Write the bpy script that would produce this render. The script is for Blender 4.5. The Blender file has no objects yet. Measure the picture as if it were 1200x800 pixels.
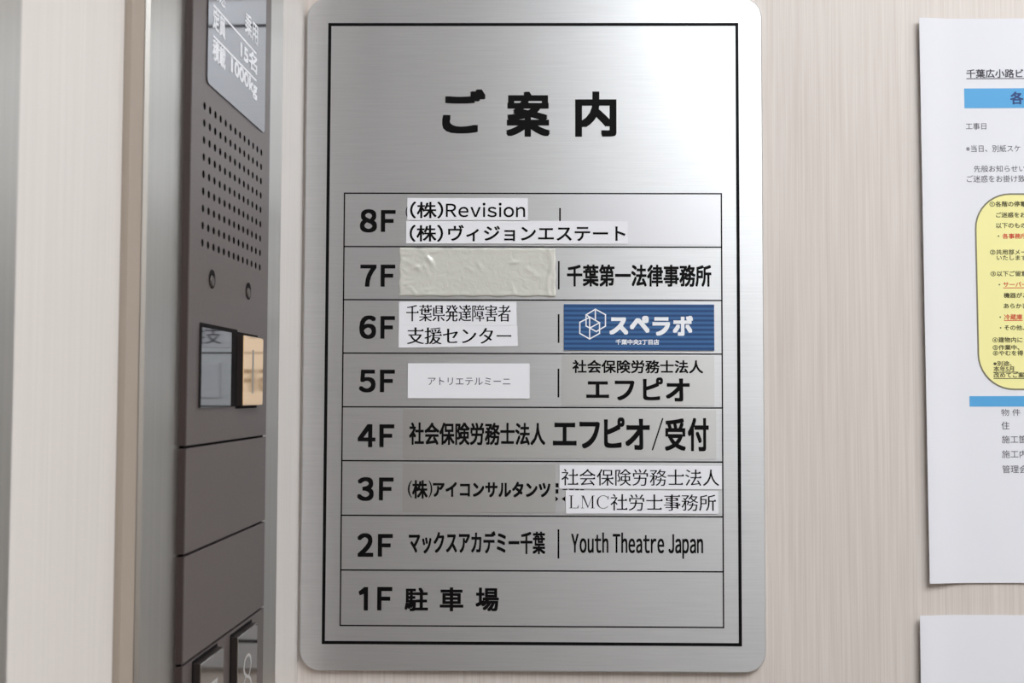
import bpy, bmesh, math, random
from mathutils import Vector, Matrix
random.seed(4)
SC = bpy.context.scene
COL = SC.collection

# ------------------------------------------------------------------ camera
D = 0.60                      # camera to sign face (m)
F = 1337.1                    # focal length in pixels of a 1200 px wide frame
YAW, PITCH, ROLL, PHI = 0.01085, 0.04585, 0.00321, 0.02726
CAM = Vector((0.0, -D, 1.5))
FW = Vector((-math.sin(YAW) * math.cos(PITCH), math.cos(YAW) * math.cos(PITCH), math.sin(PITCH)))
RT = FW.cross(Vector((0, 0, 1))).normalized()
UP = RT.cross(FW)
RT, UP = (math.cos(ROLL) * RT + math.sin(ROLL) * UP, -math.sin(ROLL) * RT + math.cos(ROLL) * UP)
cd = bpy.data.cameras.new('camera')
cam = bpy.data.objects.new('camera', cd)
COL.objects.link(cam)
cam.matrix_world = Matrix(((RT.x, UP.x, -FW.x, CAM.x), (RT.y, UP.y, -FW.y, CAM.y), (RT.z, UP.z, -FW.z, CAM.z), (0, 0, 0, 1)))
cd.sensor_width = 36.0
cd.lens = F / 1200 * 36
cd.clip_start = 0.01
cd.dof.use_dof = True
cd.dof.focus_distance = D
cd.dof.aperture_fstop = 26
SC.camera = cam

# ------------------------------------------------------------------ world, exposure, lamps
w = bpy.data.worlds.new('world')
SC.world = w
w.use_nodes = True
w.node_tree.nodes['Background'].inputs[0].default_value = (0.9, 0.95, 1.0, 1)
w.node_tree.nodes['Background'].inputs[1].default_value = 0.05
SC.view_settings.view_transform = 'Standard'
SC.view_settings.look = 'None'
SC.view_settings.gamma = 1.0
SC.view_settings.use_curve_mapping = False
SC.view_settings.exposure = 0.0
LAMPS = [((0.60, -0.80, 2.235), 0.86, 0.74, 10.2)]     # ceiling lamps: centre, size x, size y, radiance


# ------------------------------------------------------------------ materials
def lin(r, g, b):
    f = lambda c: (c / 255 / 12.92) if c / 255 <= 0.04045 else ((c / 255 + 0.055) / 1.055) ** 2.4
    return (f(r), f(g), f(b), 1)


def mat(name, col, rough=0.5, metal=0.0, coat=0.0, emit=None, spec=0.5):
    m = bpy.data.materials.new(name)
    m.use_nodes = True
    b = m.node_tree.nodes['Principled BSDF']
    b.inputs['Base Color'].default_value = col
    b.inputs['Roughness'].default_value = rough
    b.inputs['Metallic'].default_value = metal
    b.inputs['Coat Weight'].default_value = coat
    b.inputs['Specular IOR Level'].default_value = spec
    if emit:
        b.inputs['Emission Color'].default_value = emit[0]
        b.inputs['Emission Strength'].default_value = emit[1]
    return m


def streaks(m, scale, c0, c1, lo=0.3, hi=0.7, bump=0.0, rough=None, detail=4.0, second=None):
    """colour (and bump / roughness) from a stretched noise in object space"""
    nt = m.node_tree
    b = nt.nodes['Principled BSDF']
    tc = nt.nodes.new('ShaderNodeNewGeometry')
    mp = nt.nodes.new('ShaderNodeMapping')
    mp.inputs['Scale'].default_value = scale
    nz = nt.nodes.new('ShaderNodeTexNoise')
    nz.inputs['Scale'].default_value = 1.0
    nz.inputs['Detail'].default_value = detail
    nz.inputs['Roughness'].default_value = 0.65
    nt.links.new(tc.outputs['Position'], mp.inputs['Vector'])
    nt.links.new(mp.outputs['Vector'], nz.inputs['Vector'])
    fac = nz.outputs['Fac']
    if second:
        mp2 = nt.nodes.new('ShaderNodeMapping')
        mp2.inputs['Scale'].default_value = second
        nz2 = nt.nodes.new('ShaderNodeTexNoise')
        nz2.inputs['Scale'].default_value = 1.0
        nz2.inputs['Detail'].default_value = 2.0
        nt.links.new(tc.outputs['Position'], mp2.inputs['Vector'])
        nt.links.new(mp2.outputs['Vector'], nz2.inputs['Vector'])
        ad = nt.nodes.new('ShaderNodeMath')
        ad.operation = 'ADD'
        nt.links.new(fac, ad.inputs[0])
        nt.links.new(nz2.outputs['Fac'], ad.inputs[1])
        ml = nt.nodes.new('ShaderNodeMath')
        ml.operation = 'MULTIPLY'
        ml.inputs[1].default_value = 0.5
        nt.links.new(ad.outputs[0], ml.inputs[0])
        fac = ml.outputs[0]
    rp = nt.nodes.new('ShaderNodeValToRGB')
    rp.color_ramp.elements[0].position = lo
    rp.color_ramp.elements[1].position = hi
    rp.color_ramp.elements[0].color = c0
    rp.color_ramp.elements[1].color = c1
    nt.links.new(fac, rp.inputs['Fac'])
    nt.links.new(rp.outputs['Color'], b.inputs['Base Color'])
    if rough:
        mr = nt.nodes.new('ShaderNodeMapRange')
        mr.inputs['To Min'].default_value = rough[0]
        mr.inputs['To Max'].default_value = rough[1]
        nt.links.new(fac, mr.inputs['Value'])
        nt.links.new(mr.outputs['Result'], b.inputs['Roughness'])
    if bump:
        bp = nt.nodes.new('ShaderNodeBump')
        bp.inputs['Strength'].default_value = bump
        bp.inputs['Distance'].default_value = 0.0005
        nt.links.new(fac, bp.inputs['Height'])
        nt.links.new(bp.outputs['Normal'], b.inputs['Normal'])
    return m


M = {}
M['wood'] = streaks(mat('pale_wood_laminate', (1, 1, 1, 1), 0.42), (520, 520, 7), (0.61, 0.54, 0.495, 1), (0.73, 0.67, 0.625, 1), 0.33, 0.67, detail=3.0, second=(1500, 1500, 16))
M['wood_lit'] = streaks(mat('lit_wood_laminate', (1, 1, 1, 1), 0.45), (420, 420, 6), (0.63, 0.59, 0.56, 1), (0.70, 0.66, 0.63, 1), 0.3, 0.7, second=(1300, 1300, 12))  # same laminate as the back wall, its brighter light put into the colour
M['dark_wood'] = streaks(mat('darkened_wood_laminate', (1, 1, 1, 1), 0.45), (300, 300, 6), (0.25, 0.215, 0.19, 1), (0.32, 0.28, 0.255, 1))
M['tan'] = mat('tan_joint_filler', lin(160, 147, 135), 0.55)
M['sign'] = streaks(mat('brushed_steel_sign', (1, 1, 1, 1), 0.4, 1.0), (22, 400, 2300), (0.69, 0.70, 0.715, 1), (0.77, 0.78, 0.795, 1), 0.3, 0.7, rough=(0.43, 0.47), second=(40, 40, 1100))
M['sign_edge'] = mat('steel_sign_edge', lin(190, 190, 186), 0.3, 1.0)
M['silver_label'] = mat('silver_grey_label_film', lin(212, 212, 211), 0.46, 1.0)
M['silver_tape'] = mat('silver_label_film_blank', lin(222, 222, 226), 0.45, 1.0)
for k_ in ('sign', 'silver_label', 'silver_tape'):
    nt_ = M[k_].node_tree
    tg_ = nt_.nodes.new('ShaderNodeCombineXYZ')            # brushed left to right, so highlights smear up and down
    tg_.inputs[2].default_value = 1.0
    nt_.links.new(tg_.outputs[0], nt_.nodes['Principled BSDF'].inputs['Tangent'])
    nt_.nodes['Principled BSDF'].inputs['Anisotropic'].default_value = 0.6
M['ink'] = mat('black_ink', lin(10, 8, 9), 0.6, spec=0.12)
M['ink_soft'] = mat('dark_grey_ink', lin(52, 50, 62), 0.6)
M['white_label'] = mat('white_label_tape', lin(240, 240, 245), 0.5)
M['white_ink'] = mat('white_print', lin(244, 246, 250), 0.5)
M['paper'] = mat('white_paper', lin(230, 230, 236), 0.75, spec=0.25)
M['sky_blue'] = mat('printed_sky_blue', lin(84, 164, 218), 0.6)
M['navy'] = mat('printed_navy', lin(24, 60, 118), 0.6)
M['yellow'] = mat('printed_pale_yellow', lin(243, 236, 164), 0.65)
M['olive'] = mat('printed_olive_outline', lin(120, 116, 96), 0.65)
M['olive_ink'] = mat('printed_olive_ink', lin(66, 60, 22), 0.6)
M['red_ink'] = mat('printed_red_ink', lin(214, 70, 48), 0.6)
M['steel'] = streaks(mat('satin_stainless', (1, 1, 1, 1), 0.34, 1.0), (500, 500, 6), (0.41, 0.40, 0.38, 1), (0.47, 0.46, 0.435, 1), rough=(0.32, 0.42))
M['steel_dark'] = mat('dull_screw_steel', lin(84, 78, 75), 0.45, 0.6)
M['panel'] = streaks(mat('warm_grey_panel', (1, 1, 1, 1), 0.45, 0.35), (900, 900, 900), lin(91, 82, 81), lin(99, 90, 88))
M['gap'] = mat('dark_gap', lin(20, 17, 17), 0.8, spec=0.1)
M['panel_shade'] = mat('painted_panel_side_shade', lin(62, 50, 48), 0.5)
M['mirror_plate'] = mat('polished_grey_plate', lin(112, 112, 118), 0.08, 1.0)
M['display'] = mat('dark_glossy_display', lin(120, 124, 128), 0.05, 1.0)
M['button_face'] = mat('polished_steel_button_face', lin(150, 146, 142), 0.08, 1.0)
M['amber'] = mat('lit_amber_button_face', lin(226, 194, 154), 0.09, 0.75, emit=(lin(232, 186, 132), 0.14))
M['button_side'] = mat('dark_button_side', lin(46, 40, 38), 0.3)
M['etch'] = mat('white_plate_print', lin(238, 240, 246), 0.6)
M['digit'] = mat('pale_grey_digit', lin(170, 168, 166), 0.5)
M['ceiling'] = mat('white_ceiling', lin(236, 236, 234), 0.6)
M['floor'] = streaks(mat('grey_floor', (1, 1, 1, 1), 0.5), (60, 60, 60), lin(92, 88, 84), lin(120, 115, 110))
M['lamp'] = mat('lamp_diffuser', lin(250, 250, 250), 0.5, emit=((0.93, 0.97, 1.0, 1), LAMPS[0][3]))
M['white_metal'] = mat('white_lamp_frame', lin(225, 225, 225), 0.4)


def adhesive_material():
    m = mat('milky_adhesive_residue', lin(224, 224, 216), 0.25, 0.2, coat=0.7)
    nt = m.node_tree
    b = nt.nodes['Principled BSDF']
    g = nt.nodes.new('ShaderNodeNewGeometry')
    nz = nt.nodes.new('ShaderNodeTexNoise')
    nz.inputs['Scale'].default_value = 190
    nz.inputs['Detail'].default_value = 3
    nz.inputs['Distortion'].default_value = 1.2
    bp = nt.nodes.new('ShaderNodeBump')
    bp.inputs['Strength'].default_value = 0.25
    bp.inputs['Distance'].default_value = 0.0012
    nt.links.new(g.outputs['Position'], nz.inputs['Vector'])
    nt.links.new(nz.outputs['Fac'], bp.inputs['Height'])
    nt.links.new(bp.outputs['Normal'], b.inputs['Normal'])
    return m


def corrugated_blue():
    m = mat('printed_blue_corrugation', lin(40, 92, 156), 0.5)
    nt = m.node_tree
    b = nt.nodes['Principled BSDF']
    g = nt.nodes.new('ShaderNodeNewGeometry')
    wv = nt.nodes.new('ShaderNodeTexWave')
    wv.bands_direction = 'Z'
    wv.inputs['Scale'].default_value = 2 * math.pi / 20 / 0.00247
    wv.inputs['Distortion'].default_value = 0
    rp = nt.nodes.new('ShaderNodeValToRGB')
    rp.color_ramp.elements[0].color = lin(24, 64, 116)
    rp.color_ramp.elements[1].color = lin(58, 106, 158)
    nt.links.new(g.outputs['Position'], wv.inputs['Vector'])
    nt.links.new(wv.outputs['Fac'], rp.inputs['Fac'])
    nt.links.new(rp.outputs['Color'], b.inputs['Base Color'])
    return m


M['adhesive'] = adhesive_material()
M['blue_plate'] = corrugated_blue()


# ------------------------------------------------------------------ object helpers
def wloc(o):
    p = Vector((0, 0, 0))
    while o:
        p += o.location
        o = o.parent
    return p


def build(name, geo, m, parent=None, at=None, smooth=False):
    """link one mesh object; geo = (world verts, faces)"""
    vs, fs = geo
    vs = [Vector(v) for v in vs]
    if at is None:
        lo = Vector((min(v.x for v in vs), min(v.y for v in vs), min(v.z for v in vs)))
        hi = Vector((max(v.x for v in vs), max(v.y for v in vs), max(v.z for v in vs)))
        at = (lo + hi) / 2
    at = Vector(at)
    me = bpy.data.meshes.new(name)
    me.from_pydata([v - at for v in vs], [], fs)
    me.update()
    me.materials.append(m)
    if smooth:
        for p in me.polygons:
            p.use_smooth = True
    o = bpy.data.objects.new(name, me)
    COL.objects.link(o)
    o.parent = parent
    o.location = at - wloc(parent)
    return o


def struct(name, geo, m):
    o = build(name, geo, m)
    o['kind'] = 'structure'
    return o


def thing(name, label, cat, loc, group=None):
    o = bpy.data.objects.new(name, None)
    o.empty_display_size = 0.02
    COL.objects.link(o)
    o.location = loc
    o['label'] = label
    o['category'] = cat
    if group:
        o['group'] = group
    return o


def join(*geos):
    vs, fs = [], []
    for v, f in geos:
        k = len(vs)
        vs += list(v)
        fs += [[i + k for i in q] for q in f]
    return vs, fs


class Plane:
    """a real plane in the car: origin, in-plane axes u, v and outward normal n"""

    def __init__(s, o, u, v, n):
        s.o, s.u, s.v, s.n = Vector(o), Vector(u).normalized(), Vector(v).normalized(), Vector(n).normalized()
        s.bow = None

    def pt(s, a, b, h=0.0):
        if s.bow:
            h += s.bow(a, b)
        return s.o + s.u * a + s.v * b + s.n * h

    def px(s, x, y, h=0.0):
        """where the photograph's pixel falls on this plane (raised by h)"""
        d = FW + RT * ((x - 600) / F) - UP * ((y - 400) / F)
        o = s.o + s.n * h
        t = (o - CAM).dot(s.n) / d.dot(s.n)
        q = CAM + d * t - s.o
        return q.dot(s.u), q.dot(s.v)

    def box_px(s, l, t, r, b, h=0.0):
        """centre and size on the plane of a pixel box"""
        p = [s.px(x, y, h) for x, y in ((l, (t + b) / 2), (r, (t + b) / 2), ((l + r) / 2, t), ((l + r) / 2, b))]
        ca, cb = (p[0][0] + p[1][0]) / 2, (p[2][1] + p[3][1]) / 2
        return ca, cb, p[1][0] - p[0][0], p[2][1] - p[3][1]


def slab(P, poly, h0, h1):
    """prism over an in-plane outline from height h0 to h1"""
    n = len(poly)
    vs = [P.pt(a, b, h0) for a, b in poly] + [P.pt(a, b, h1) for a, b in poly]
    fs = [list(range(n, 2 * n)), list(range(n - 1, -1, -1))]
    fs += [[i, (i + 1) % n, n + (i + 1) % n, n + i] for i in range(n)]
    return vs, fs


def bevel_slab(P, poly_fn, h0, h1, bev):
    """prism with a small chamfer round its front; poly_fn(inset) gives the outline"""
    p0, p1 = poly_fn(0), poly_fn(bev)
    n = len(p0)
    vs = [P.pt(a, b, h0) for a, b in p0] + [P.pt(a, b, h1 - bev) for a, b in p0] + [P.pt(a, b, h1) for a, b in p1]
    fs = [list(range(2 * n, 3 * n)), list(range(n - 1, -1, -1))]
    for k in (0, n):
        fs += [[k + i, k + (i + 1) % n, k + n + (i + 1) % n, k + n + i] for i in range(n)]
    return vs, fs


def rect(a0, b0, a1, b1):
    return [(a0, b0), (a1, b0), (a1, b1), (a0, b1)]


def rrect(a0, b0, a1, b1, r, n=8, corners=(1, 1, 1, 1)):
    out = []
    for k, (cx, cy, t0) in enumerate(((a0 + r, b0 + r, 180), (a1 - r, b0 + r, 270), (a1 - r, b1 - r, 0), (a0 + r, b1 - r, 90))):
        if not corners[k]:
            out.append(((a0, b0), (a1, b0), (a1, b1), (a0, b1))[k])
            continue
        for i in range(n + 1):
            t = math.radians(t0 + 90 * i / n)
            out.append((cx + r * math.cos(t), cy + r * math.sin(t)))
    return out


def flat(P, poly, h):
    return [P.pt(a, b, h) for a, b in poly], [list(range(len(poly)))]


def stroke(P, pts, wd, h, close=False):
    """a printed line of width wd along points"""
    geos = []
    n = len(pts)
    for i in range(n if close else n - 1):
        p, q = Vector(pts[i]), Vector(pts[(i + 1) % n])
        d = (q - p).normalized()
        s = Vector((-d.y, d.x)) * wd / 2
        e = d * wd / 2
        geos.append(flat(P, [p - s - e, q - s + e, q + s + e, p + s - e], h + 0.000004 * (i % 3)))
    return join(*geos)


def ring(P, outer, inner, h):
    n = len(outer)
    vs = [P.pt(a, b, h) for a, b in outer] + [P.pt(a, b, h) for a, b in inner]
    return vs, [[i, (i + 1) % n, n + (i + 1) % n, n + i] for i in range(n)]


# ------------------------------------------------------------------ lettering
_cache = {}


def glyphs(s, off=0.0, dil=(0.0, 0.0), shear=0.0):
    """outline mesh of a string, thickened by dil (x, y, in em)"""
    key = (s, off, dil, shear)
    if key in _cache:
        return _cache[key]
    c = bpy.data.curves.new('lettering', 'FONT')
    c.body = s
    c.size = 1.0
    c.resolution_u = 4
    c.offset = off
    c.dimensions = '2D'
    c.fill_mode = 'BOTH'
    o = bpy.data.objects.new('lettering', c)
    COL.objects.link(o)
    dg = bpy.context.evaluated_depsgraph_get()
    dg.update()
    ev = o.evaluated_get(dg)
    me = ev.to_mesh()
    v0 = [(v.co.x, v.co.y) for v in me.vertices]
    f0 = [list(p.vertices) for p in me.polygons]
    ev.to_mesh_clear()
    bpy.data.objects.remove(o)
    bpy.data.curves.remove(c)
    vs, fs = [], []
    rx, ry = dil
    if rx == 0 and ry == 0:
        shifts = [(0, 0)]
    elif ry == 0:
        shifts = [(-rx, 0), (0, 0), (rx, 0)]
    else:
        shifts = [(0, 0)] + [(rx * i, ry * j) for i in (-1, 0, 1) for j in (-1, 0, 1) if i or j]
    for k, (dx, dy) in enumerate(shifts):
        n = len(vs)
        vs += [(x + dx, y + dy, k) for x, y in v0]
        fs += [[i + n for i in f] for f in f0]
    _cache[key] = (vs, fs)
    return vs, fs


def wide(s):
    return ''.join(chr(ord(c) + 0xFEE0) if '!' <= c <= '~' else c for c in s)


def packed(s, gap=0.09, space=0.24, **st):
    """latin words set from single glyphs with even gaps"""
    x, vs, fs = 0.0, [], []
    for c in s:
        if c == ' ':
            x += space
            continue
        v, f = glyphs(wide(c), **st)
        x0, x1 = min(p[0] for p in v), max(p[0] for p in v)
        n = len(vs)
        vs += [(p[0] - x0 + x, p[1], p[2]) for p in v]
        fs += [[i + n for i in q] for q in f]
        x += x1 - x0 + gap
    return vs, fs


def mincho(s, off=-0.012, rx=0.02, tri=0.05):
    vs, fs = [], []
    for k, c in enumerate(s):
        v, f = mincho_glyph(c, -0.002 if c in '達' else off, rx * 0.7 if c in '達障' else rx, tri)
        n = len(vs)
        vs += [(p[0] + k, p[1], p[2]) for p in v]
        fs += [[i + n for i in q] for q in f]
    return vs, fs


def mincho_glyph(s, off, rx, tri):
    """brush-serif look: thin level strokes, wider upright ones, a small wedge on the right end of level strokes"""
    vs, fs = glyphs(s, off=off, dil=(rx, 0.0))
    vs, fs = list(vs), list(fs)
    c = bpy.data.curves.new('lettering', 'FONT')
    c.body, c.size, c.resolution_u, c.offset = s, 1.0, 4, off
    c.dimensions, c.fill_mode = '2D', 'NONE'
    o = bpy.data.objects.new('lettering', c)
    COL.objects.link(o)
    dg = bpy.context.evaluated_depsgraph_get()
    dg.update()
    ev = o.evaluated_get(dg)
    me = ev.to_mesh()
    P = [(v.co.x, v.co.y) for v in me.vertices]
    nb = {}
    for e in me.edges:
        a, b = e.vertices
        nb.setdefault(a, []).append(b)
        nb.setdefault(b, []).append(a)
    ev.to_mesh_clear()
    bpy.data.objects.remove(o)
    bpy.data.curves.remove(c)
    for a in nb:
        for b in nb[a]:
            if P[a][1] <= P[b][1] or len(nb[a]) != 2 or len(nb[b]) != 2:
                continue
            hgt = P[a][1] - P[b][1]
            if hgt > 0.085 or abs(P[a][0] - P[b][0]) > 0.012:
                continue
            a2 = [q for q in nb[a] if q != b][0]
            b2 = [q for q in nb[b] if q != a][0]
            if P[a][0] - P[a2][0] > 0.07 and P[b][0] - P[b2][0] > 0.05 and abs(P[a][1] - P[a2][1]) < 0.012 and abs(P[b][1] - P[b2][1]) < 0.012:
                n = len(vs)
                x = P[a][0] + rx
                vs += [(x - tri * 1.9, P[a][1] - 0.002, 3), (x + 0.006, P[b][1], 3), (x + 0.004, P[a][1], 3), (x - tri * 0.55, P[a][1] + tri * 0.95, 3)]
                fs.append([n, n + 1, n + 2, n + 3])
    return vs, fs


def lmc():
    """the three serif capitals, drawn as outlines on a 1 em grid"""
    vs, fs = [], []

    def poly(*p):
        n = len(vs)
        vs.extend((x, y, 0) for x, y in p)
        fs.append(list(range(n, n + len(p))))
    poly((0.08, 0), (0.17, 0), (0.17, 1), (0.08, 1))
    poly((0.0, 0.96), (0.25, 0.96), (0.25, 1), (0.0, 1))
    poly((0.0, 0), (0.56, 0), (0.56, 0.04), (0.0, 0.04))
    poly((0.56, 0), (0.60, 0.25), (0.575, 0.25), (0.50, 0.04), (0.50, 0))
    poly((0.80, 0), (0.83, 0), (0.83, 1), (0.80, 1))
    poly((0.73, 0), (0.91, 0), (0.91, 0.04), (0.73, 0.04))
    poly((0.74, 0.96), (0.86, 0.96), (0.86, 1), (0.74, 1))
    poly((0.80, 1), (0.90, 1), (1.18, 0.12), (1.15, 0.02))
    poly((1.13, 0.02), (1.16, 0.02), (1.45, 1), (1.42, 1))
    poly((1.40, 0), (1.49, 0), (1.49, 1), (1.40, 1))
    poly((1.33, 0), (1.57, 0), (1.57, 0.04), (1.33, 0.04))
    poly((1.42, 0.96), (1.57, 0.96), (1.57, 1), (1.42, 1))
    cx, cy = 2.10, 0.5
    pts = []
    for k in range(25):
        t = math.radians(42 + 276 * k / 24)
        th = 0.03 + 0.07 * max(0, -math.cos(t))
        pts.append(((cx + 0.40 * math.cos(t), cy + 0.52 * math.sin(t)), (cx + (0.40 - th) * math.cos(t), cy + (0.52 - 0.04) * math.sin(t))))
    for k in range(24):
        poly(pts[k][0], pts[k + 1][0], pts[k + 1][1], pts[k][1])
    poly((2.37, 0.70), (2.42, 0.70), (2.43, 0.99), (2.40, 0.99))
    return vs, fs


BOLD = dict(dil=(0.03, 0.026))
HEAVY = dict(dil=(0.036, 0.032))
SEMI = dict(dil=(0.017, 0.015))
REG = dict()
LIGHT = dict(off=-0.012)
MINCHO = dict(off=-0.022, dil=(0.016, 0.0))
MINCHO_B = dict(off=-0.019, dil=(0.030, 0.0))


def fit(P, s, box, h, st=REG, tilt=0.0):
    """lettering filling a pixel box, set square on the plane (or turned by tilt)"""
    vs, fs = s if isinstance(s, tuple) else glyphs(s, **st)
    x0, x1 = min(v[0] for v in vs), max(v[0] for v in vs)
    y0, y1 = min(v[1] for v in vs), max(v[1] for v in vs)
    ca, cb, wa, wb = P.box_px(*box, h)
    out = []
    ct, sn = math.cos(tilt), math.sin(tilt)
    for x, y, k in vs:
        a, b = ((x - x0) / (x1 - x0) - 0.5) * wa, ((y - y0) / (y1 - y0) - 0.5) * wb
        out.append(P.pt(ca + a * ct - b * sn, cb + a * sn + b * ct, h + 0.000006 * k))
    return out, fs


def line_at(P, s, x, y_mid, px_h, pitch, h, st=REG):
    """lettering of a set em height starting at pixel x, vertically centred on y_mid"""
    vs, fs = glyphs(s, **st)
    x0 = min(v[0] for v in vs)
    a0, b0 = P.px(x, y_mid, h)
    a1, b1 = P.px(x + 10, y_mid, h)
    k = math.hypot(a1 - a0, b1 - b0) / 10
    em = px_h
    out = [P.pt(a0 + (vx - x0) * k * pitch, b0 + (vy - 0.38) * k * em, h + 0.000006 * q) for vx, vy, q in vs]
    return out, fs


# ------------------------------------------------------------------ planes of the car
SIGN = Plane((0, 0, 1.5), (1, 0, 0), (0, 0, 1), (0, -1, 0))
WALL_Y = 0.0035
BACK = Plane((0, WALL_Y, 1.5), (1, 0, 0), (0, 0, 1), (0, -1, 0))
ud = Vector((math.sin(PHI), math.cos(PHI), 0))        # along the left wall, away from the camera
un = Vector((math.cos(PHI), -math.sin(PHI), 0))       # out of the left wall
cx_, _ = BACK.px(352.5, 466)
LEFT = Plane((cx_, WALL_Y, 1.5), ud, (0, 0, 1), un)
H_FRAME, H_PANEL = 0.0036, 0.0062
ZF, ZC = 0.0, 2.25
ROOM_X, ROOM_Y = 1.30, -1.42


def s_of(x, h, y=466):
    return LEFT.px(x, y, h)[0]


# ------------------------------------------------------------------ the setting
def wbox(x0, y0, z0, x1, y1, z1):
    vs = [(x, y, z) for z in (z0, z1) for x, y in ((x0, y0), (x1, y0), (x1, y1), (x0, y1))]
    return vs, [[3, 2, 1, 0], [4, 5, 6, 7], [0, 1, 5, 4], [1, 2, 6, 5], [2, 3, 7, 6], [3, 0, 4, 7]]


struct('wall_back', wbox(-0.35, WALL_Y, ZF, ROOM_X, WALL_Y + 0.03, ZC), M['wood'])
struct('wall_right', wbox(ROOM_X, ROOM_Y, ZF, ROOM_X + 0.03, WALL_Y + 0.03, ZC), M['wood'])
struct('wall_front', wbox(-0.35, ROOM_Y - 0.03, ZF, ROOM_X + 0.03, ROOM_Y, ZC), M['dark_wood'])  # unseen wall, coloured dark to dim ambient light and the sign's lower reflection
struct('floor', wbox(-0.35, ROOM_Y - 0.03, ZF - 0.03, ROOM_X + 0.03, WALL_Y + 0.03, ZF), M['floor'])
struct('ceiling', wbox(-0.35, ROOM_Y - 0.03, ZC, ROOM_X + 0.03, WALL_Y + 0.03, ZC + 0.03), M['ceiling'])

Z0, Z1 = ZF - 1.5, ZC - 1.5                            # plane heights are measured from z = 1.5
s_fr0, s_fr1 = s_of(167, H_FRAME), s_of(326.5, H_FRAME)
s_bd1 = s_of(137.5, 0)
s_bd0 = s_of(15, 0)
far = slab(LEFT, rect(s_fr1 - 0.004, Z0, 0.0, Z1), -0.03, 0.0)
near = slab(LEFT, rect(s_bd0, Z0, s_bd1, Z1), -0.03, 0.0)
back = slab(LEFT, rect(s_bd1, Z0, s_fr0 + 0.002, Z1), -0.03, -0.022)
struct('wall_left', join(far, near, back), M['wood_lit'])
struct('trim_3', slab(LEFT, rect(s_bd1 + 0.0003, Z0, s_fr0 - 0.0002, Z1), -0.022, 0.0022), M['tan'])
# door jamb and sliding door nearer the camera
jamb = slab(LEFT, rect(s_bd0 - 0.036, Z0, s_bd0 - 0.0012, Z1), -0.03, 0.0006)
struct('trim_1', jamb, M['steel'])
s_end = -1.40
struct('door_1', slab(LEFT, rect(s_end, Z0, s_bd0 - 0.034, Z1 - 0.12), -0.055, -0.04), M['steel'])
struct('trim_2', slab(LEFT, rect(s_end, Z1 - 0.12, s_bd0 - 0.036, Z1), -0.03, 0.0), M['steel'])

# ------------------------------------------------------------------ ceiling lamp
for (lx, ly, lz), sx, sy, _ in LAMPS:
    t = thing('ceiling_light', 'white framed square ceiling lamp above the car', 'ceiling light', (lx, ly, ZC))
    o0, o1 = rect(lx - sx / 2 - 0.02, ly - sy / 2 - 0.02, lx + sx / 2 + 0.02, ly + sy / 2 + 0.02), rect(lx - sx / 2, ly - sy / 2, lx + sx / 2, ly + sy / 2)
    vs = [(x, y, z) for z in (ZC, ZC - 0.02) for x, y in o0] + [(x, y, z) for z in (ZC, ZC - 0.02) for x, y in o1]
    fs = []
    for i in range(4):
        j = (i + 1) % 4
        fs += [[i, j, 4 + j, 4 + i], [8 + i, 12 + i, 12 + j, 8 + j], [4 + i, 4 + j, 12 + j, 12 + i], [i, 8 + i, 8 + j, j]]
    build('frame', (vs, fs), M['white_metal'], t)
    build('diffuser', wbox(lx - sx / 2, ly - sy / 2, ZC - 0.016, lx + sx / 2, ly + sy / 2, ZC - 0.004), M['lamp'], t)

# ------------------------------------------------------------------ directory sign
BL = SIGN.px(384.5, 27.0), SIGN.px(869.5, 757.25)
bl, bt = (SIGN.px(384.5, 27)[0] + SIGN.px(377.25, 754.25)[0]) / 2, (SIGN.px(384.5, 27)[1] + SIGN.px(865.25, 26.9)[1]) / 2
br, bb = (SIGN.px(865.25, 26.9)[0] + SIGN.px(869.5, 757.25)[0]) / 2, (SIGN.px(377.25, 754.25)[1] + SIGN.px(869.5, 757.25)[1]) / 2
pl = (SIGN.px(358.3, 40)[0] + SIGN.px(352.5, 740)[0]) / 2
pr = (SIGN.px(893.3, 40)[0] + SIGN.px(897.7, 740)[0]) / 2
pb = (SIGN.px(400, 785.3)[1] + SIGN.px(855, 788.5)[1]) / 2
pt_ = SIGN.px(625, -2.5)[1]
K = D / F                                              # metres per pixel at the sign
sign = thing('directory_sign', 'brushed steel floor directory sign with black border, guide title and rows 8F to 1F', 'sign', ((pl + pr) / 2, WALL_Y, 1.5 + pb))
RC = 24 * K
plate = lambda i: rrect(pl + i, pb + i, pr - i, pt_ - i, RC - i, 10)
build('sign_plate', bevel_slab(SIGN, plate, -WALL_Y, 0.0, 0.0006), M['sign'], sign)
INK = 0.00006
lw = 3.7 * K
build('border_line', ring(SIGN, rect(bl, bb, br, bt), rect(bl + lw, bb + lw, br - lw, bt - lw), INK), M['ink'], sign)
tl, tt = (SIGN.px(404, 226.1)[0] + SIGN.px(398.4, 732.5)[0]) / 2, (SIGN.px(404, 226.1)[1] + SIGN.px(845, 227)[1]) / 2
tr, tb = (SIGN.px(845, 227)[0] + SIGN.px(848.25, 735)[0]) / 2, (SIGN.px(398.4, 732.5)[1] + SIGN.px(848.25, 735)[1]) / 2
rows = [SIGN.px(625, y)[1] for y in (226.6, 289.2, 351.5, 414.2, 477.2, 540.4, 604.5, 668.7, 733.8)]
tw = 1.6 * K
gr = [flat(SIGN, rect(tl - tw / 2, z - tw / 2, tr + tw / 2, z + tw / 2), INK) for z in rows]
gr += [flat(SIGN, rect(x - tw / 2, rows[-1], x + tw / 2, rows[0]), INK + 0.00001) for x in (tl, tr)]
build('table_line', join(*gr), M['ink'], sign)

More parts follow.
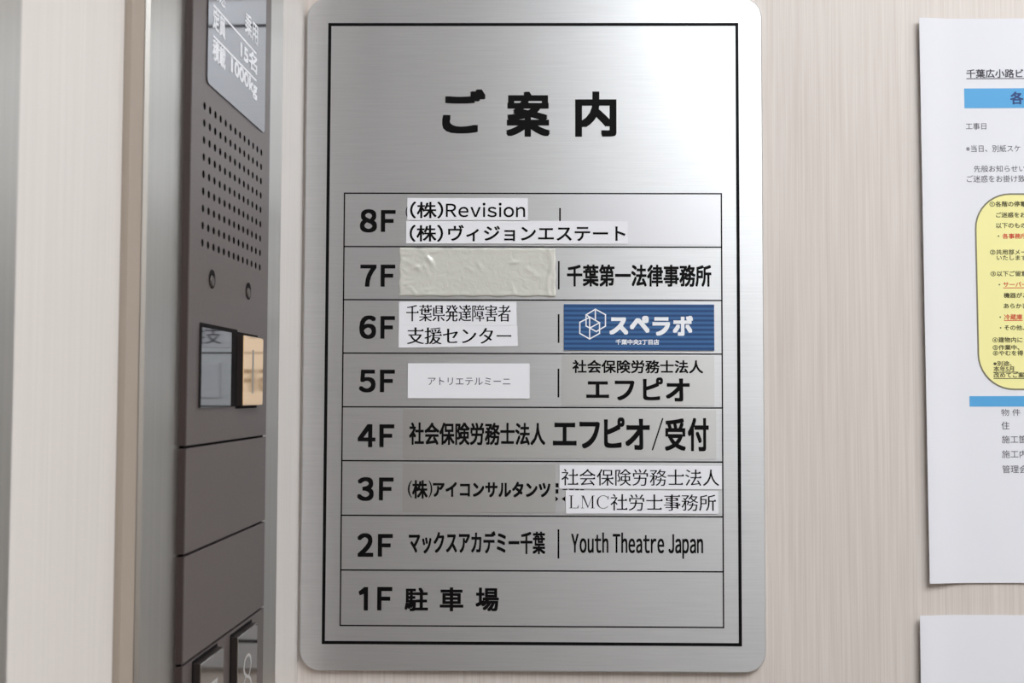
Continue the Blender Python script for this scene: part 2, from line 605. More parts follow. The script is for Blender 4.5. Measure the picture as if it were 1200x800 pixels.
build('title_lettering', join(fit(SIGN, 'ご', (518.2, 104.4, 569, 156.4), INK, HEAVY), fit(SIGN, '案', (593, 107.2, 644.6, 160.2), INK, HEAVY),
                              fit(SIGN, '内', (674, 107.2, 722.4, 160.2), INK, HEAVY)), M['ink'], sign)
NUM = dict(dil=(0.032, 0.03))


def digit_one():
    return [(0.56, 0, 0), (1, 0, 0), (1, 1, 0), (0.62, 1, 0), (0.56, 0.92, 0), (0.56, 0.70, 0), (0.42, 0.86, 0), (0.12, 0.64, 0), (0, 0.80, 0)], [[0, 1, 2, 3, 4, 5], [3, 8, 7, 5, 4]]


for dgt, b1, b2 in (('8', (421.8, 245, 441.8, 272.4), (446.4, 246, 463.6, 271.6)), ('7', (422.2, 310, 441.2, 335.8), (446, 310, 463.2, 335.8)),
                    ('6', (421, 369.5, 440.8, 397), (445.8, 370.2, 462.8, 396.7)), ('5', (420.6, 433, 440.2, 459.7), (445.2, 433, 462.7, 459.4)),
                    ('4', (419.2, 496.8, 440, 523.8), (444.6, 497, 462, 523.8)), ('3', (418.5, 558.8, 438, 586.8), (444, 559.3, 461.2, 586)),
                    ('2', (418.8, 624.5, 437.5, 652.2), (442.8, 625.5, 460.2, 652)), ('1', (420, 687.5, 431.2, 715), (442, 687.5, 459.7, 715))):
    build('floor_number', join(fit(SIGN, digit_one() if dgt == '1' else wide(dgt), b1, INK, NUM), fit(SIGN, wide('F'), b2, INK, NUM)), M['ink'], sign)
for x, y0, y1 in ((656.2, 243.6, 277), (654.8, 305.8, 339), (654.6, 368, 401.6), (654.4, 431.8, 465.5), (654.4, 620, 654.2)):
    a, b, wa, wb = SIGN.box_px(x - 1, y0, x + 1, y1)
    build('separator_line', flat(SIGN, rect(a - wa / 2, b - wb / 2, a + wa / 2, b + wb / 2), INK), M['ink'], sign)
# names printed straight on the plate
build('name_lettering', fit(SIGN, '千葉第一法律事務所', (664.4, 309.9, 833.6, 335.8), INK, BOLD), M['ink'], sign)
build('name_lettering', fit(SIGN, 'マックスアカデミー千葉', (479, 622, 639, 648.8), INK, dict(dil=(0.038, 0.022))), M['ink'], sign)
build('name_lettering', fit(SIGN, packed('Youth Theatre Japan', 0.085, 0.3, dil=(0.034, 0.014)), (669.4, 623.8, 824, 654.3), INK), M['ink'], sign)
build('name_lettering', join(fit(SIGN, '駐', (474.2, 688.3, 501.6, 715.8), INK, BOLD), fit(SIGN, '車', (515.4, 688, 543, 716), INK, BOLD),
                             fit(SIGN, '場', (557.4, 688.3, 584.6, 716), INK, BOLD)), M['ink'], sign)


def label(quad, m, lab=None, h0=0.00002, th=0.00022, name='name_label'):
    """a stuck-on strip: quad = pixel corners tl, tr, br, bl (or a box l, t, r, b)"""
    if len(quad) == 4 and not isinstance(quad[0], tuple):
        a, b, wa, wb = SIGN.box_px(*quad)
        poly = rect(a - wa / 2, b - wb / 2, a + wa / 2, b + wb / 2)
    else:
        p = [SIGN.px(x, y) for x, y in quad]
        poly = [p[3], p[2], p[1], p[0]]
    o = build(name, slab(SIGN, poly, h0, h0 + th), m, sign)
    if lab:
        o['label'] = lab
    return o


HL = 0.00002 + 0.00022 + 0.00005
# 8F
build('old_lettering', fit(SIGN, '(', (475.4, 240.5, 478.6, 255.8), INK), M['ink'], sign)
lb = label(((658.8, 228.8), (843.6, 229.4), (843.8, 287.4), (658.6, 286.8)), M['silver_tape'], 'blank silver strip at the right of the 8F row', 0.00002, 0.00014)
lb = label((477.4, 232.2, 618.6, 258), M['white_label'], 'small white strip above another, first line of the 8F row', 0.0002)
build('lettering', join(fit(SIGN, '（株）', (480.6, 236.2, 519.4, 255.8), HL + 0.0002, SEMI), fit(SIGN, packed('Revision', 0.11, 0.2, dil=(0.008, 0.012)), (522.6, 237.5, 615.4, 254.4), HL + 0.0002)), M['ink'], lb)
lb = label((476, 259, 735.8, 285.6), M['white_label'], 'long white strip across the lower half of the 8F row', 0.0002)
build('lettering', join(fit(SIGN, '（株）', (480, 263.4, 519.2, 283.2), HL + 0.0002, SEMI), fit(SIGN, 'ヴィジョンエステート', (525, 263.6, 732.8, 282.8), HL + 0.0002, SEMI)), M['ink'], lb)


# 7F: residue of a torn-off label
def residue():
    a, b, wa, wb = SIGN.box_px(468.2, 290.8, 651, 347)
    nx, ny = 90, 30
    rnd = random.Random(11)
    ridges = []
    for _ in range(26):
        cx, cy = rnd.random(), rnd.random()
        if rnd.random() < 0.45:
            cx = rnd.uniform(0.0, 0.2)
        ridges.append((cx, cy, rnd.uniform(-1.2, 0.2), rnd.uniform(0.03, 0.1), rnd.uniform(0.006, 0.012), rnd.uniform(0.0002, 0.0006)))
    asp = wa / wb

    def hgt(u, v):
        h = 0.00028
        e = min(u * asp, (1 - u) * asp, v, 1 - v)
        if e < 0.1:
            h += 0.00022 * math.exp(-((e - 0.05) / 0.03) ** 2) * (0.5 + 0.5 * math.sin(u * 60 + v * 31) * math.sin(u * 23 - v * 47))
        if u > 0.93:
            h += 0.00035 * math.exp(-(((1 - u) * asp - 0.12 - 0.04 * math.sin(v * 7)) / 0.03) ** 2)
        for cx, cy, an, ln, wd, am in ridges:
            dx, dy = (u - cx) * asp, v - cy
            p, q = dx * math.cos(an) + dy * math.sin(an), -dx * math.sin(an) + dy * math.cos(an)
            h += am * math.exp(-(p / (ln * 1.6)) ** 2 - (q / (wd * 3)) ** 2)
        return h
    vs = []
    for j in range(ny + 1):
        for i in range(nx + 1):
            u, v = i / nx, j / ny
            eu = 0.004 * math.sin(v * 19) if i in (0, nx) else 0
            ev = 0.012 * math.sin(u * 37) if j in (0, ny) else 0
            vs.append(SIGN.pt(a + (u - 0.5 + eu) * wa, b + (v - 0.5 + ev) * wb, hgt(u, v)))
    fs = [[j * (nx + 1) + i, j * (nx + 1) + i + 1, (j + 1) * (nx + 1) + i + 1, (j + 1) * (nx + 1) + i] for j in range(ny) for i in range(nx)]
    rim = [i for i in range(nx + 1)] + [j * (nx + 1) + nx for j in range(1, ny + 1)] + [ny * (nx + 1) + i for i in range(nx - 1, -1, -1)] + [j * (nx + 1) for j in range(ny - 1, 0, -1)]
    n0 = len(vs)
    for i in rim:
        vs.append(Vector((vs[i].x, -0.00001, vs[i].z)))
    m = len(rim)
    fs += [[rim[i], n0 + i, n0 + (i + 1) % m, rim[(i + 1) % m]] for i in range(m)]
    o = build('adhesive_residue', (vs, fs), M['adhesive'], sign, smooth=True)
    o['label'] = 'milky rough patch left where the 7F name was peeled off'


residue()
# 6F
lb = label(((467.6, 353.4), (605.2, 353.6), (605.5, 381.4), (467.6, 380.6)), M['white_label'], 'white strip with the first line of the 6F name')
build('lettering', fit(SIGN, mincho('千葉県発達障害者', -0.007, 0.026, 0.065), (476, 357, 598.2, 376.6), HL), M['ink'], lb)
lb = label(((467.6, 380.8), (606.2, 381.6), (606.8, 405.3), (467.2, 407.2)), M['white_label'], 'white strip with the second line of the 6F name')
build('lettering', fit(SIGN, mincho('支援センター', -0.007, 0.026, 0.065), (477, 383.6, 599.2, 403.2), HL), M['ink'], lb)
lb = label((660.8, 356.6, 836.8, 410.4), M['blue_plate'], 'blue striped company plate with white logo at the right of the 6F row', 0.00002, 0.0006)
HB = 0.00062 + 0.00005


def zp(x, y):                                          # the logo's corners, read in a 10x view of the photograph
    return SIGN.px(640 + x / 10, 350 + y / 10, HB)


lg = 1.25 * K * 1.15
logo = [stroke(SIGN, [zp(*p) for p in ((577, 122), (695, 185), (695, 320), (587, 383), (468, 318), (468, 188))], lg, HB, True),
        stroke(SIGN, [zp(*p) for p in ((510, 217), (395, 275), (395, 405), (510, 470), (626, 405), (626, 280))], lg, HB + 0.00001),
        stroke(SIGN, [zp(577, 122), zp(577, 248)], lg, HB + 0.00002), stroke(SIGN, [zp(468, 188), zp(626, 280), zp(512, 342), zp(587, 383)], lg, HB + 0.00003),
        stroke(SIGN, [zp(510, 217), zp(510, 470)], lg, HB + 0.00002)]
build('logo', join(*logo), M['white_ink'], lb)
ROUND = dict(dil=(0.045, 0.045))
build('lettering', join(fit(SIGN, 'ス', (714, 371.6, 736.2, 392), HB, ROUND), fit(SIGN, 'ペ', (738, 370, 761.2, 390), HB, ROUND),
                        fit(SIGN, 'ラ', (764.6, 371.4, 785.2, 393.2), HB, ROUND), fit(SIGN, 'ボ', (788.4, 369.8, 812.2, 393.4), HB, ROUND)), M['white_ink'], lb)
build('lettering', fit(SIGN, '千葉中央2丁目店', (721.4, 397.5, 772.4, 403.8), HB, dict(dil=(0.03, 0.03))), M['white_ink'], lb)
# 5F
lb = label((478, 426, 620.5, 466.6), M['white_label'], 'plain white card label with tiny lettering in the 5F row', 0.00002, 0.0005)
build('lettering', fit(SIGN, 'アトリエテルミーニ', (501.6, 442.2, 598, 451.2), 0.00057, REG), M['ink_soft'], lb)
lb = label((658.7, 416.8, 836.9, 475.4), M['silver_label'], 'grey film label at the right of the 5F row')
build('lettering', fit(SIGN, '社会保険労務士法人', (670.8, 421.8, 824, 437.3), HL, dict(dil=(0.023, 0.021))), M['ink'], lb)
build('lettering', join(fit(SIGN, 'エ', (687, 446.5, 713.8, 466.2), HL, BOLD), fit(SIGN, 'フ', (720.5, 445.8, 743.5, 469), HL, BOLD),
                        fit(SIGN, 'ピ', (753.4, 442, 777, 469), HL, BOLD), fit(SIGN, 'オ', (780.2, 443.3, 808.2, 470.3), HL, BOLD)), M['ink'], lb)
# 4F
lb = label((472, 479.8, 839.2, 537.4), M['silver_label'], 'long grey film label filling the 4F row')
build('lettering', fit(SIGN, '社会保険労務士法人', (479.4, 495, 639, 521.4), HL, dict(dil=(0.03, 0.021))), M['ink'], lb)
build('lettering', join(fit(SIGN, 'エ', (647.8, 495, 675.7, 521.8), HL, BOLD), fit(SIGN, 'フ', (679, 494, 703, 525.4), HL, BOLD),
                        fit(SIGN, 'ピ', (707.7, 488.8, 732, 524.8), HL, BOLD), fit(SIGN, 'オ', (732.8, 490.5, 761.5, 527), HL, BOLD),
                        stroke(SIGN, [SIGN.px(764.6, 526.6), SIGN.px(776.4, 490.6)], 1.7 * K, HL), fit(SIGN, '受', (779.2, 490, 803.6, 528), HL, BOLD),
                        fit(SIGN, '付', (806, 489.5, 830.6, 528.6), HL, BOLD)), M['ink'], lb)
# 3F
lb = label((472, 543.4, 651, 600.4), M['silver_label'], 'grey film label at the left of the 3F row')
build('lettering', join(fit(SIGN, '(', (477.8, 562.8, 483, 583), HL, REG), fit(SIGN, '株', (483, 562.4, 501.2, 584), HL, BOLD),
                        fit(SIGN, ')', (502, 562.8, 506.6, 583), HL, REG), fit(SIGN, 'アイコンサルタンツ', (507.2, 564.2, 645, 582.4), HL, dict(dil=(0.036, 0.034)))), M['ink'], lb)


def bits(boxes):
    g = []
    for l, t, r, b, kind in boxes:
        p = [SIGN.px(x, y) for x, y in {'box': ((l, b), (r, b), (r, t), (l, t)), 'right': ((l, b), (r, (t + b) / 2), (l, t)), 'left': ((r, b), (r, t), (l, (t + b) / 2)), 'drop': ((l, t), (r, b - 1), (r, t + 2), (l + 0.4, t))}[kind]]
        g.append(flat(SIGN, p, INK))
    return join(*g)


o = build('old_lettering', bits(((651, 566, 654.6, 570.8, 'box'), (651, 573, 654.4, 578, 'box'), (651, 581.2, 654.4, 587.6, 'right'), (658.2, 581.2, 662.4, 587.6, 'left'),
                                 (659.2, 572.7, 664.6, 573.9, 'box'), (667, 572.8, 672.4, 574, 'box'), (674, 572.9, 678.6, 574.1, 'box'), (680, 573, 684.4, 574.2, 'box'))), M['ink'], sign)
o['label'] = 'dark remains of older lettering peeping out between the 3F strips'
lb = label(((655.5, 544.7), (845.4, 545.9), (845.6, 573.2), (655.7, 572.2)), M['white_label'], 'upper white strip at the right of the 3F row', 0.0003)
build('lettering', fit(SIGN, mincho('社会保険労務士法人', -0.006, 0.011, 0.06), (658, 549.6, 842.8, 569), HL + 0.0003), M['ink'], lb)
lb = label(((662.8, 574.4), (841.4, 575), (841.8, 601.8), (663.2, 601.4)), M['white_label'], 'lower white strip at the right of the 3F row', 0.0003)
build('lettering', join(fit(SIGN, lmc(), (667, 580.2, 713.2, 595.7), HL + 0.0003), fit(SIGN, mincho('社労士事務所', -0.006, 0.011, 0.06), (715.4, 579, 839, 598.2), HL + 0.0003)), M['ink'], lb)

# ------------------------------------------------------------------ notices at the right
TILT = 0.0055
pu = Vector((math.cos(TILT), 0, math.sin(TILT)))
pv = Vector((-math.sin(TILT), 0, math.cos(TILT)))
x0_, z0_ = BACK.px(1077.7, 20.1, 0.004)


def lift(a, b):
    return 0.0009 + 0.0022 * math.exp(-(max(a, 0) / 0.012) ** 2)


NOTICE = Plane((x0_, WALL_Y, 1.5 + z0_), pu, pv, (0, -1, 0))
NOTICE.bow = lift
PW, PH = 0.210, (681.9 - 20.1) * D / F * 1.004
notice = thing('paper_notice', 'white printed construction notice with blue bars and yellow box, right of the steel sign', 'notice', (x0_ + PW / 2, WALL_Y, 1.5 + z0_ - PH))


def sheet(P, w_, h_, th=0.00016):
    cols = [0.0015 * k for k in range(24)] + [0.04, w_]
    nr = 8
    vs, fs = [], []
    for hh in (0, th):
        for j in range(nr + 1):
            for a in cols:
                vs.append(P.pt(a, -h_ * j / nr, hh))
    nc = len(cols)
    off = nc * (nr + 1)
    for j in range(nr):
        for i in range(nc - 1):
            q = [j * nc + i, j * nc + i + 1, (j + 1) * nc + i + 1, (j + 1) * nc + i]
            fs.append(q)
            fs.append([k + off for k in reversed(q)])
    for j in range(nr):
        for i in (0, nc - 1):
            fs.append([j * nc + i, (j + 1) * nc + i, (j + 1) * nc + i + off, j * nc + i + off])
    for i in range(nc - 1):
        for j in (0, nr):
            fs.append([j * nc + i, j * nc + i + 1, j * nc + i + 1 + off, j * nc + i + off])
    return vs, fs


build('sheet', sheet(NOTICE, PW, PH), M['paper'], notice)
HN = 0.00016 + 0.00004
NW = PW - 0.012                                        # right edge of the print area


def npx(x, y):
    return NOTICE.px(x, y, HN + 0.0009)


def bar(y0, y1, x):
    a0, b0 = npx(x, y0)
    a1, b1 = npx(x, y1)
    return flat(NOTICE, rect(a0, b1, NW, b0), HN)


build('blue_bar', bar(103.7, 126.8, 1129.7), M['sky_blue'], notice)
build('blue_bar', bar(464, 476.3, 1136), M['sky_blue'], notice)
ya, yb = npx(1142.4, 226.6)
yc, yd = npx(1145.5, 457.2)
ya = (ya + yc) / 2
yr = 42 * K
yo, yi = rrect(ya, yd, NW, yb, yr, 10), rrect(ya + 1.9 * K, yd + 1.9 * K, NW - 1.9 * K, yb - 1.9 * K, yr - 1.9 * K, 10)
bx = build('yellow_box', flat(NOTICE, yi, HN), M['yellow'], notice)
build('outline', ring(NOTICE, yo, yi, HN + 0.00001), M['olive'], bx)
HT = HN + 0.00004


def ntext(s, x, y0, y1, m, pitch=None, st=REG, under=False, parent=None):
    hgt = (y1 - y0) / 0.92
    g = line_at(NOTICE, s, x, (y0 + y1) / 2, hgt, pitch or hgt, HT - 0.0 + 0.0009, st)
    P = NOTICE
    a, b = npx(x, y1 + 1.0)
    vs = [v + P.n * (-0.0009) for v in g[0]]
    g = (vs, g[1])
    if under:
        ln = (pitch or hgt) * len(s) * K
        g = join(g, flat(P, rect(a, b - 0.45 * K, a + ln, b + 0.45 * K), HT))
    return build('print_line', g, m, parent or notice)


ntext('千葉広小路ビル', 1132.4, 81.3, 91.2, M['ink_soft'], 11.3, SEMI, True)
ntext('各', 1183.8, 107.8, 122, M['navy'], 15.5, BOLD)
ntext('工事日', 1131.8, 144, 151.8, M['ink_soft'], 8.6)
ntext('※当日、別紙スケ', 1132, 170, 178.2, M['ink_soft'], 8.5)
ntext('先般お知らせい', 1141.2, 193.8, 201.6, M['ink_soft'], 8.75)
ntext('ご迷惑をお掛け致', 1133, 205.4, 213.6, M['ink_soft'], 8.75)
for s, x, y0, y1, m, u in (('①各階の停電', 1159.6, 236, 242.2, 'olive_ink', 0), ('ご迷惑をお', 1167.2, 248.8, 254.8, 'olive_ink', 0), ('以下のもの', 1167.2, 261, 267.2, 'olive_ink', 0),
                           ('・', 1169.2, 273.6, 279.6, 'olive_ink', 0), ('各事務所', 1174.6, 273.6, 279.6, 'red_ink', 0), ('②共用部メー', 1160.2, 292.3, 298.4, 'olive_ink', 0), ('いたします', 1168, 299, 304.8, 'olive_ink', 0),
                           ('③以下ご留意', 1160.8, 317.6, 323.6, 'olive_ink', 0), ('・', 1170.2, 330.4, 336.4, 'olive_ink', 0), ('サーバー', 1175.6, 330.2, 336.2, 'red_ink', 1), ('機器がご', 1176.2, 343, 349, 'olive_ink', 0),
                           ('あらかじ', 1176.2, 355.3, 361.4, 'olive_ink', 0), ('・', 1171.2, 368.4, 374.4, 'olive_ink', 0), ('冷蔵庫', 1176.6, 368.2, 374.4, 'red_ink', 1), ('・', 1171.6, 381, 387, 'olive_ink', 0), ('その他、', 1176.8, 380.8, 386.8, 'olive_ink', 0),
                           ('④建物内に', 1163, 395, 401.2, 'olive_ink', 0), ('⑤作業中、', 1163.4, 404, 410, 'olive_ink', 0), ('⑥やむを得', 1163.6, 410.6, 416.5, 'olive_ink', 0),
                           ('※別途、', 1164, 423, 428.6, 'olive_ink', 0), ('本年5月', 1164.2, 429, 435, 'olive_ink', 1), ('改めてご案', 1164.4, 436.2, 442.4, 'olive_ink', 1)):
    ntext(s, x, y0, y1, M[m], 7.25, SEMI, bool(u), bx)
ntext('物 件', 1173.2, 479, 487.2, M['ink_soft'], 10.2)
ntext('住', 1173.6, 493.8, 503, M['ink_soft'], 10)
ntext('施工箇', 1174, 510.2, 519.2, M['ink_soft'], 10)
ntext('施工内', 1174.2, 527.4, 536.4, M['ink_soft'], 10)
ntext('管理会', 1174.6, 545, 554.2, M['ink_soft'], 10)

x1_, z1_ = BACK.px(1078, 721, 0.003)
LOWER = Plane((x1_, WALL_Y, 1.5 + z1_), (1, 0, 0.001), (-0.001, 0, 1), (0, -1, 0))
LOWER.bow = lambda a, b: 0.0008 + 0.0022 * math.exp(-(max(a, 0) / 0.012) ** 2)
lower = thing('paper_notice', 'second white paper sheet, below the printed construction notice', 'notice', (x1_ + PW / 2, WALL_Y, 1.5 + z1_ - 0.297))
build('sheet', sheet(LOWER, PW, 0.297), M['paper'], lower)

# ------------------------------------------------------------------ car control panel on the left wall
s_p0, s_p1 = s_of(219, H_PANEL), s_of(312.2, H_PANEL)
b_top, b_bot = 0.42, -0.62
cop = thing('elevator_control_panel', 'tall grey elevator control panel with speaker holes and buttons in a steel frame', 'control panel', LEFT.pt((s_p0 + s_p1) / 2, b_bot, 0))
build('steel_frame', bevel_slab(LEFT, lambda i: rect(s_fr0 + i, Z0, s_fr1, Z1), -0.022, H_FRAME, 0.0012), M['steel'], cop)
base = build('backing', slab(LEFT, rect(s_p0 + 0.001, b_bot, s_p1 - 0.001, b_top), H_FRAME, H_PANEL - 0.0012), M['gap'], cop)


def pp(x, y, h=H_PANEL):
    return LEFT.px(x, y, h)


g1 = (pp(218.8, 523.4)[1] + pp(310.6, 510.9)[1]) / 2
g2 = (pp(220.6, 649)[1] + pp(308.8, 610.6)[1]) / 2
g3 = (pp(215, 779.4)[1] + pp(307.8, 711)[1]) / 2
G = 0.0005
# speaker hole field
h11, h1n, h91, h9n = pp(240.5, 125), pp(306.8, 179), pp(236.5, 284.5), pp(303.8, 312.5)
hs0, hs1 = (h11[0] + h91[0]) / 2, (h1n[0] + h9n[0]) / 2
hb0, hb1 = (h11[1] + h1n[1]) / 2, (h91[1] + h9n[1]) / 2
ps, pb_ = (hs1 - hs0) / 12, (hb0 - hb1) / 8
fs0, fs1, fb1, fb0 = hs0 - ps / 2, hs1 + ps / 2, hb0 + pb_ / 2, hb1 - pb_ / 2


def hole_field():
    N = 16
    vs, fs = [], []
    r = 0.00145
    for j in range(9):
        for i in range(13):
            ca, cb = hs0 + ps * i, hb0 - pb_ * j
            k = len(vs)
            for q in range(N):
                t = 2 * math.pi * q / N + math.pi / N * 0
                c, s = math.cos(t), math.sin(t)
                m = min(ps / 2 / max(abs(c), 1e-9), pb_ / 2 / max(abs(s), 1e-9))
                vs.append(LEFT.pt(ca + c * m, cb + s * m, H_PANEL))
            # cell corners are added so that neighbouring cells meet
            for q in range(N):
                t = 2 * math.pi * q / N
                vs.append(LEFT.pt(ca + r * math.cos(t), cb + r * math.sin(t), H_PANEL))
            for q in range(N):
                t = 2 * math.pi * q / N
                vs.append(LEFT.pt(ca + r * math.cos(t), cb + r * math.sin(t), H_PANEL - 0.0013))
            cr = {}
            for sx in (1, -1):
                for sy in (1, -1):
                    cr[(sx, sy)] = len(vs)
                    vs.append(LEFT.pt(ca + sx * ps / 2, cb + sy * pb_ / 2, H_PANEL))
            for q in range(N):
                q2 = (q + 1) % N
                t0, t1 = 2 * math.pi * q / N, 2 * math.pi * q2 / N
                side = lambda t: (abs(math.cos(t)) * pb_ > abs(math.sin(t)) * ps)
                f = [k + q]
                if side(t0) != side(t1):
                    tm = 2 * math.pi * (q + 0.5) / N
                    f.append(cr[(1 if math.cos(tm) > 0 else -1, 1 if math.sin(tm) > 0 else -1)])
                f += [k + q2, k + N + q2, k + N + q]
                fs.append(f)
                fs.append([k + N + q, k + N + q2, k + 2 * N + q2, k + 2 * N + q])
    return vs, fs


HB0 = H_PANEL - 0.0014
top_mod = join(slab(LEFT, rect(s_p0, fb1, s_p1, b_top), HB0 - 0.0035, H_PANEL), slab(LEFT, rect(s_p0, g1 + G, s_p1, fb0), HB0 - 0.0035, H_PANEL),
               slab(LEFT, rect(s_p0, fb0, fs0, fb1), HB0 - 0.0035, H_PANEL), slab(LEFT, rect(fs1, fb0, s_p1, fb1), HB0 - 0.0035, H_PANEL))
build('face_plate', top_mod, M['panel'], cop)
sg = build('speaker_grille', hole_field(), M['panel'], cop)
sg.data.materials.append(M['gap'])
for p_ in sg.data.polygons:
    if abs(p_.normal.dot(un)) < 0.5:
        p_.material_index = 1
sg['label'] = 'square field of small round speaker holes'
for z0, z1 in ((g2 + G, g1 - G), (g3 + G, g2 - G), (b_bot, g3 - G)):
    build('face_plate', slab(LEFT, rect(s_p0, z0, s_p1, z1), HB0 - 0.0035, H_PANEL), M['panel'], cop)
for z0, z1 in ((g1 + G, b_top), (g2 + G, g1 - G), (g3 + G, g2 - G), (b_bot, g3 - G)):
    o = build('side_shade_strip', slab(LEFT, rect(s_p0 - 0.0004, z0, s_p0, z1), H_FRAME, H_PANEL - 0.0003), M['panel_shade'], cop)  # shade on the panel's near side, painted as a dark strip
    o['label'] = 'side edge of the panel, its shade painted dark brown'

# rating plate above the speaker
ra0, rb0 = pp(241.5, 98, H_PANEL)
ra1, rb1 = pp(308.8, 158, H_PANEL)
rbm = (rb0 + rb1) / 2 + 0.0005
rp_ = build('rating_plate', slab(LEFT, rrect(ra0, rbm, ra1, b_top - 0.03, 0.0025, 5), H_PANEL, H_PANEL + 0.0005), M['mirror_plate'], cop)
HR = H_PANEL + 0.00056


def pline(x0, y0, x1, y1, wpx=1.7):
    p, q = pp(x0, y0, HR), pp(x1, y1, HR)
    b = (p[1] + q[1]) / 2
    return flat(LEFT, rect(p[0], b - wpx * K * 0.6, q[0], b + wpx * K * 0.6), HR)


def ptext(s, x0, y0, x1, y1, hpx, st=SEMI):
    """lettering on the panel between two pixels along its base line"""
    p, q = pp(x0, y0, HR), pp(x1, y1, HR)
    b = (p[1] + q[1]) / 2
    vs, fs = glyphs(s, **st)
    xa, xb = min(v[0] for v in vs), max(v[0] for v in vs)
    yb_, yt_ = min(v[1] for v in vs), max(v[1] for v in vs)
    hh = hpx * K * 0.85
    return [LEFT.pt(p[0] + (v[0] - xa) / (xb - xa) * (q[0] - p[0]), b + (v[1] - yb_) / (yt_ - yb_) * hh, HR + 0.000006 * v[2]) for v in vs], fs


build('ruling_line', pline(250, 6.5, 300.5, 62), M['etch'], rp_)
build('ruling_line', pline(250, 42.5, 300.5, 94), M['etch'], rp_)
build('lettering', ptext('用途', 249, -4, 264, 10, 24), M['etch'], rp_)
build('lettering', ptext('乗用', 287, 37, 302, 55, 24), M['etch'], rp_)
for s_, x0, y0, x1, y1 in (('定員', 249.5, 33, 264, 47), ('15名', 281.5, 69, 301, 87), ('積載', 249, 69, 264, 82), ('1000kg', 270.5, 90, 301, 118)):
    build('lettering', ptext(s_, x0, y0, x1, y1, 21, BOLD), M['etch'], rp_)

# two screws
for x, y in ((248.3, 327), (290.8, 341)):
    a, b = pp(x, y)
    ci = lambda r, h: [LEFT.pt(a + r * math.cos(2 * math.pi * q / 20), b + r * math.sin(2 * math.pi * q / 20), h) for q in range(20)]
    R0 = 0.0036
    sc = build('screw', (ci(R0, H_PANEL + 0.0001) + ci(R0 * 0.97, H_PANEL + 0.0003), [[q, (q + 1) % 20, 20 + (q + 1) % 20, 20 + q] for q in range(20)] + [list(range(20, 40))]), M['gap'], cop)
    sc['label'] = 'dark countersunk screw'
    a, b = a - 0.0008, b - 0.0009
    build('screw_head', (ci(R0 * 0.62, H_PANEL + 0.0003) + ci(R0 * 0.5, H_PANEL + 0.0008), [[q, (q + 1) % 20, 20 + (q + 1) % 20, 20 + q] for q in range(20)] + [list(range(20, 40))]), M['steel_dark'], sc)

# display window with dark frame
da0, db1 = pp(234, 377.6)
da1, _ = pp(269, 383)
_, db0 = pp(236, 477.5)
dw = build('display_frame', slab(LEFT, rect(da0, db0, pp(277, 400)[0], db1), H_PANEL, H_PANEL + 0.0004), M['gap'], cop)
o = build('display_glass', slab(LEFT, rect(da0, db0, da1, db1 - 0.0017), H_PANEL + 0.0004, H_PANEL + 0.0009), M['display'], dw)
o['label'] = 'dark mirror-like display window'


def button(px_l, px_r, y_top, y_bot, m, side_px, lab, hgt=0.0028):
    """a raised key: dark sides, polished face"""
    a0, a1 = pp(px_l, (y_top + y_bot) / 2, H_PANEL + hgt)[0], pp(px_r, (y_top + y_bot) / 2, H_PANEL + hgt)[0]
    b1 = (pp(px_l, y_top[0] if isinstance(y_top, tuple) else y_top, H_PANEL + hgt)[1])
    b0 = pp(px_l, y_bot, H_PANEL + hgt)[1]
    return a0, a1, b0, b1


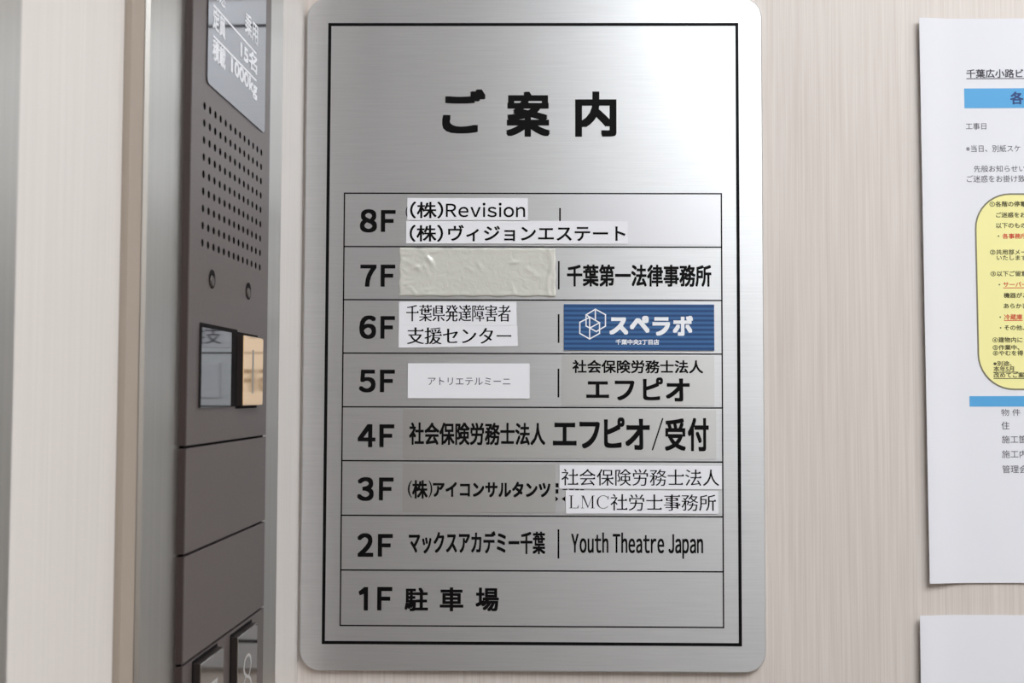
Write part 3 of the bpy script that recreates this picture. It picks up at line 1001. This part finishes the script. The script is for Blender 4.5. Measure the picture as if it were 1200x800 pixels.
def make_button(a0, a1, b0, b1, m, lab, hgt=0.0028):
    o = build('button', slab(LEFT, rect(a0, b0, a1, b1), H_PANEL, H_PANEL + hgt - 0.0003), M['button_side'], cop)
    o['label'] = lab
    build('recess_shadow', ring(LEFT, rect(a0 - 0.0016, b0 - 0.0012, a1 + 0.0006, b1 + 0.0013), rect(a0, b0, a1, b1), H_PANEL + 0.0001), M['gap'], o)  # flat dark ring painting the recess shadow round the key
    fn = lambda i: rrect(a0 + 0.0001 + i, b0 + 0.0001 + i, a1 - 0.0001 - i, b1 - 0.0001 - i, 0.0008 - i * 0.5, 3)
    build('button_face', bevel_slab(LEFT, fn, H_PANEL + hgt - 0.0003, H_PANEL + hgt, 0.0002), m, o)
    return o


BH = 0.0028
a0, bt_ = pp(286, 393.6, H_PANEL + BH)
a1, _ = pp(308.8, 397, H_PANEL + BH)
_, bb_ = pp(297, 474.8, H_PANEL + BH)
ob = make_button(a0, a1, bb_, (bt_ + pp(308.8, 395.5, H_PANEL + BH)[1]) / 2, M['amber'], 'lit amber button beside the dark display')
a2, b2 = pp(296.4, 435, H_PANEL + BH)
build('mark', flat(LEFT, rect(a2 - 0.0012, pp(296, 461, H_PANEL + BH)[1], a2 + 0.0012, pp(296, 410, H_PANEL + BH)[1]), H_PANEL + BH + 0.00006), M['steel'], ob)
# floor buttons, top ends in view
for (xl, yl), (xr, yr_), dg_, (gx0, gx1) in (((279, 745.5), (302, 730.5), '8', (284.5, 295)), ((235.5, 776), (262.5, 759.5), '7', (243.5, 255))):
    a0, b1a = pp(xl, yl, H_PANEL + BH)
    a1, b1b = pp(xr, yr_, H_PANEL + BH)
    b1 = (b1a + b1b) / 2
    ob = make_button(a0, a1, b1 - 0.034, b1, M['button_face'], 'polished steel floor button marked ' + dg_)
    vs, fs = glyphs(wide(dg_), **LIGHT)
    ga0, ga1 = pp(gx0, 780, H_PANEL + BH)[0], pp(gx1, 780, H_PANEL + BH)[0]
    xa, xb = min(v[0] for v in vs), max(v[0] for v in vs)
    yb_, yt_ = min(v[1] for v in vs), max(v[1] for v in vs)
    gb1 = b1 - 0.0095
    gh = 0.0185
    build('digit', ([LEFT.pt(ga0 + (v[0] - xa) / (xb - xa) * (ga1 - ga0), gb1 - gh + (v[1] - yb_) / (yt_ - yb_) * gh, H_PANEL + BH + 0.00006 + 0.000006 * v[2]) for v in vs], fs), M['digit'], ob)
